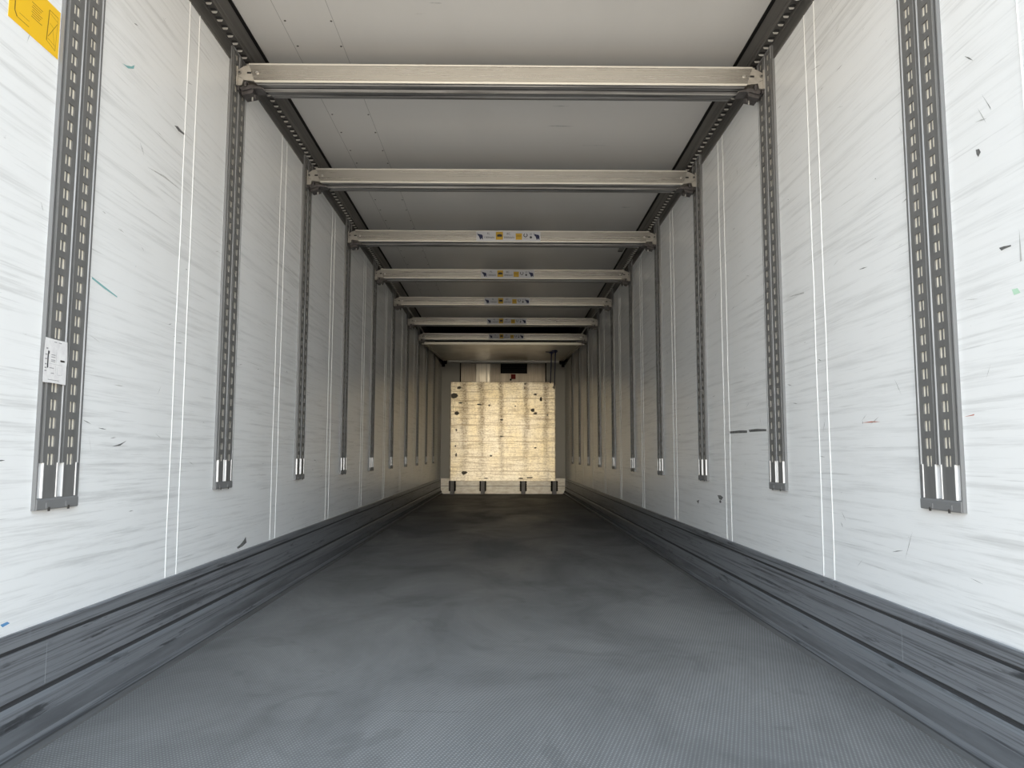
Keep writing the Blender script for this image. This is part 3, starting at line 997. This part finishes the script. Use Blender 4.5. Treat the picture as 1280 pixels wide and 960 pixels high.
# ------------------------------------------------------------------ air duct hanging behind the last bar
dY0, dZ0, dY1, dZ1 = 10.845, 2.385, 14.56, 2.592
du = empty('air_duct', (0, dY0, dZ0), 'sloping grey sheet air duct under the roof, between last bar and far end', 'air duct')
LYD, LZD = dY1 - dY0, dZ1 - dZ0
b = MB()
b.hexa([(-1.125, 0, 0), (1.125, 0, 0), (1.115, LYD, LZD), (-1.115, LYD, LZD),
        (-1.125, 0, 0.012), (1.125, 0, 0.012), (1.115, LYD, LZD + 0.012), (-1.115, LYD, LZD + 0.012)], M_duct)
b.build('sheet', du)
b = MB()  # dark sheets added to make the duct mouth read as shaded
b.hexa([(-1.12, 0.02, 0.018), (1.12, 0.02, 0.018), (1.11, LYD, LZD + 0.018), (-1.11, LYD, LZD + 0.018),
        (-1.12, 0.02, 0.024), (1.12, 0.02, 0.024), (1.11, LYD, LZD + 0.024), (-1.11, LYD, LZD + 0.024)], M_ductshade)
b.box((-1.13, 0.10, 2.648 - dZ0), (1.13, LYD, 2.656 - dZ0), M_ductshade)
b.build('shade_sheets', du)['label'] = 'black sheets painting the shade inside the duct'
b = MB()
b.box((-1.19, -0.028, -0.024), (1.19, 0.004, 0.014), M_ductrail)
for s in (-1, 1):
    b.box((s * 1.12, -0.031, -0.018), (s * 1.17, -0.027, 0.008), M_ductrail)
b.build('front_tube', du, bevel=0.004)
b = MB()
b.box((-1.09, LYD - 0.03, LZD - 0.036), (1.09, LYD, LZD + 0.004), M_ductrail)
b.build('rear_tube', du, bevel=0.006)
for s in (-1, 1):
    b = MB()
    for x0, x1 in ((1.125, 1.140), (1.160, 1.176)):
        b.hexa([(s * x0, 0, -0.012), (s * x1, 0, -0.012), (s * (x1 - 0.01), LYD, LZD - 0.012), (s * (x0 - 0.01), LYD, LZD - 0.012),
                (s * x0, 0, 0.016), (s * x1, 0, 0.016), (s * (x1 - 0.01), LYD, LZD + 0.016), (s * (x0 - 0.01), LYD, LZD + 0.016)], M_ductrail)
    b.hexa([(s * 1.138, 0, 0), (s * 1.162, 0, 0), (s * 1.152, LYD, LZD), (s * 1.128, LYD, LZD),
            (s * 1.138, 0, 0.012), (s * 1.162, 0, 0.012), (s * 1.152, LYD, LZD + 0.012), (s * 1.128, LYD, LZD + 0.012)], M_duct)
    b.build('side_rail', du)
    b = MB()                                       # black corner knob
    b.tube([(s * 1.10, LYD - 0.09, LZD - 0.025), (s * 1.20, LYD - 0.09, LZD - 0.025)], 0.050, M_black, 14)
    b.tube([(s * 1.165, LYD - 0.09, LZD - 0.03), (s * 1.165, LYD - 0.09, LZD - 0.125)], 0.028, M_black, 12)
    b.build('corner_knob', du, smooth=False)['label'] = 'black corner knob'
    b = MB()
    b.tube([(s * 1.18, LYD - 0.40, LZD - 0.03), (s * 1.225, LYD - 0.40, LZD - 0.03)], 0.030, M_black, 12)
    b.build('side_stop', du)['label'] = 'black side stop'

for k, (xa, xb, yt, zb, lb) in enumerate(((0.800, 0.925, 12.25, 2.165, 'left of two blue cords tied from duct down to bulkhead top'),
                                         (0.845, 1.003, 11.98, 2.11, 'right of two blue cords, reaching the bulkhead corner'))):
    c = empty('blue_cord', (xb, 14.585, zb), lb, 'cord', 'blue cords at the bulkhead')
    b = MB()
    top = Vector((xa - xb, yt - 14.585, dZ0 + (yt - dY0) / LYD * LZD - 0.012 - zb))
    bot = Vector((0, -0.0, 0))
    b.tube([bot + (top - bot) * t / 10 + Vector((0, 0, -0.03 * math.sin(math.pi * t / 10))) for t in range(11)], 0.011, M_cord, 8)
    b.build('rope', c, smooth=True)
    b = MB()
    for q in range(12):
        a0_, a1_ = 2 * math.pi * q / 12, 2 * math.pi * (q + 1) / 12
        b.tube([top + Vector((0.03 * math.cos(a0_), 0, 0.012 + 0.018 * math.sin(a0_) - 0.02)),
                top + Vector((0.03 * math.cos(a1_), 0, 0.012 + 0.018 * math.sin(a1_) - 0.02))], 0.007, M_cord, 6)
    b.tube([top + Vector((0.02, 0, -0.005)), top + Vector((-0.10 + 0.04 * k, -0.03, 0.0))], 0.007, M_cord, 6)
    b.build('knot', c)

# ------------------------------------------------------------------ small plate on the ceiling
b = MB()
b.box((1.076, 6.60, ZC - 0.010), (1.122, 6.842, ZC), M_plate)
b.box((1.082, 6.80, ZC - 0.013), (1.116, 6.832, ZC - 0.009), M_screw)
tag(b.build('ceiling_plate', bevel=0.002), 'small grey rectangular plate on ceiling beside the right black seal', 'plate')
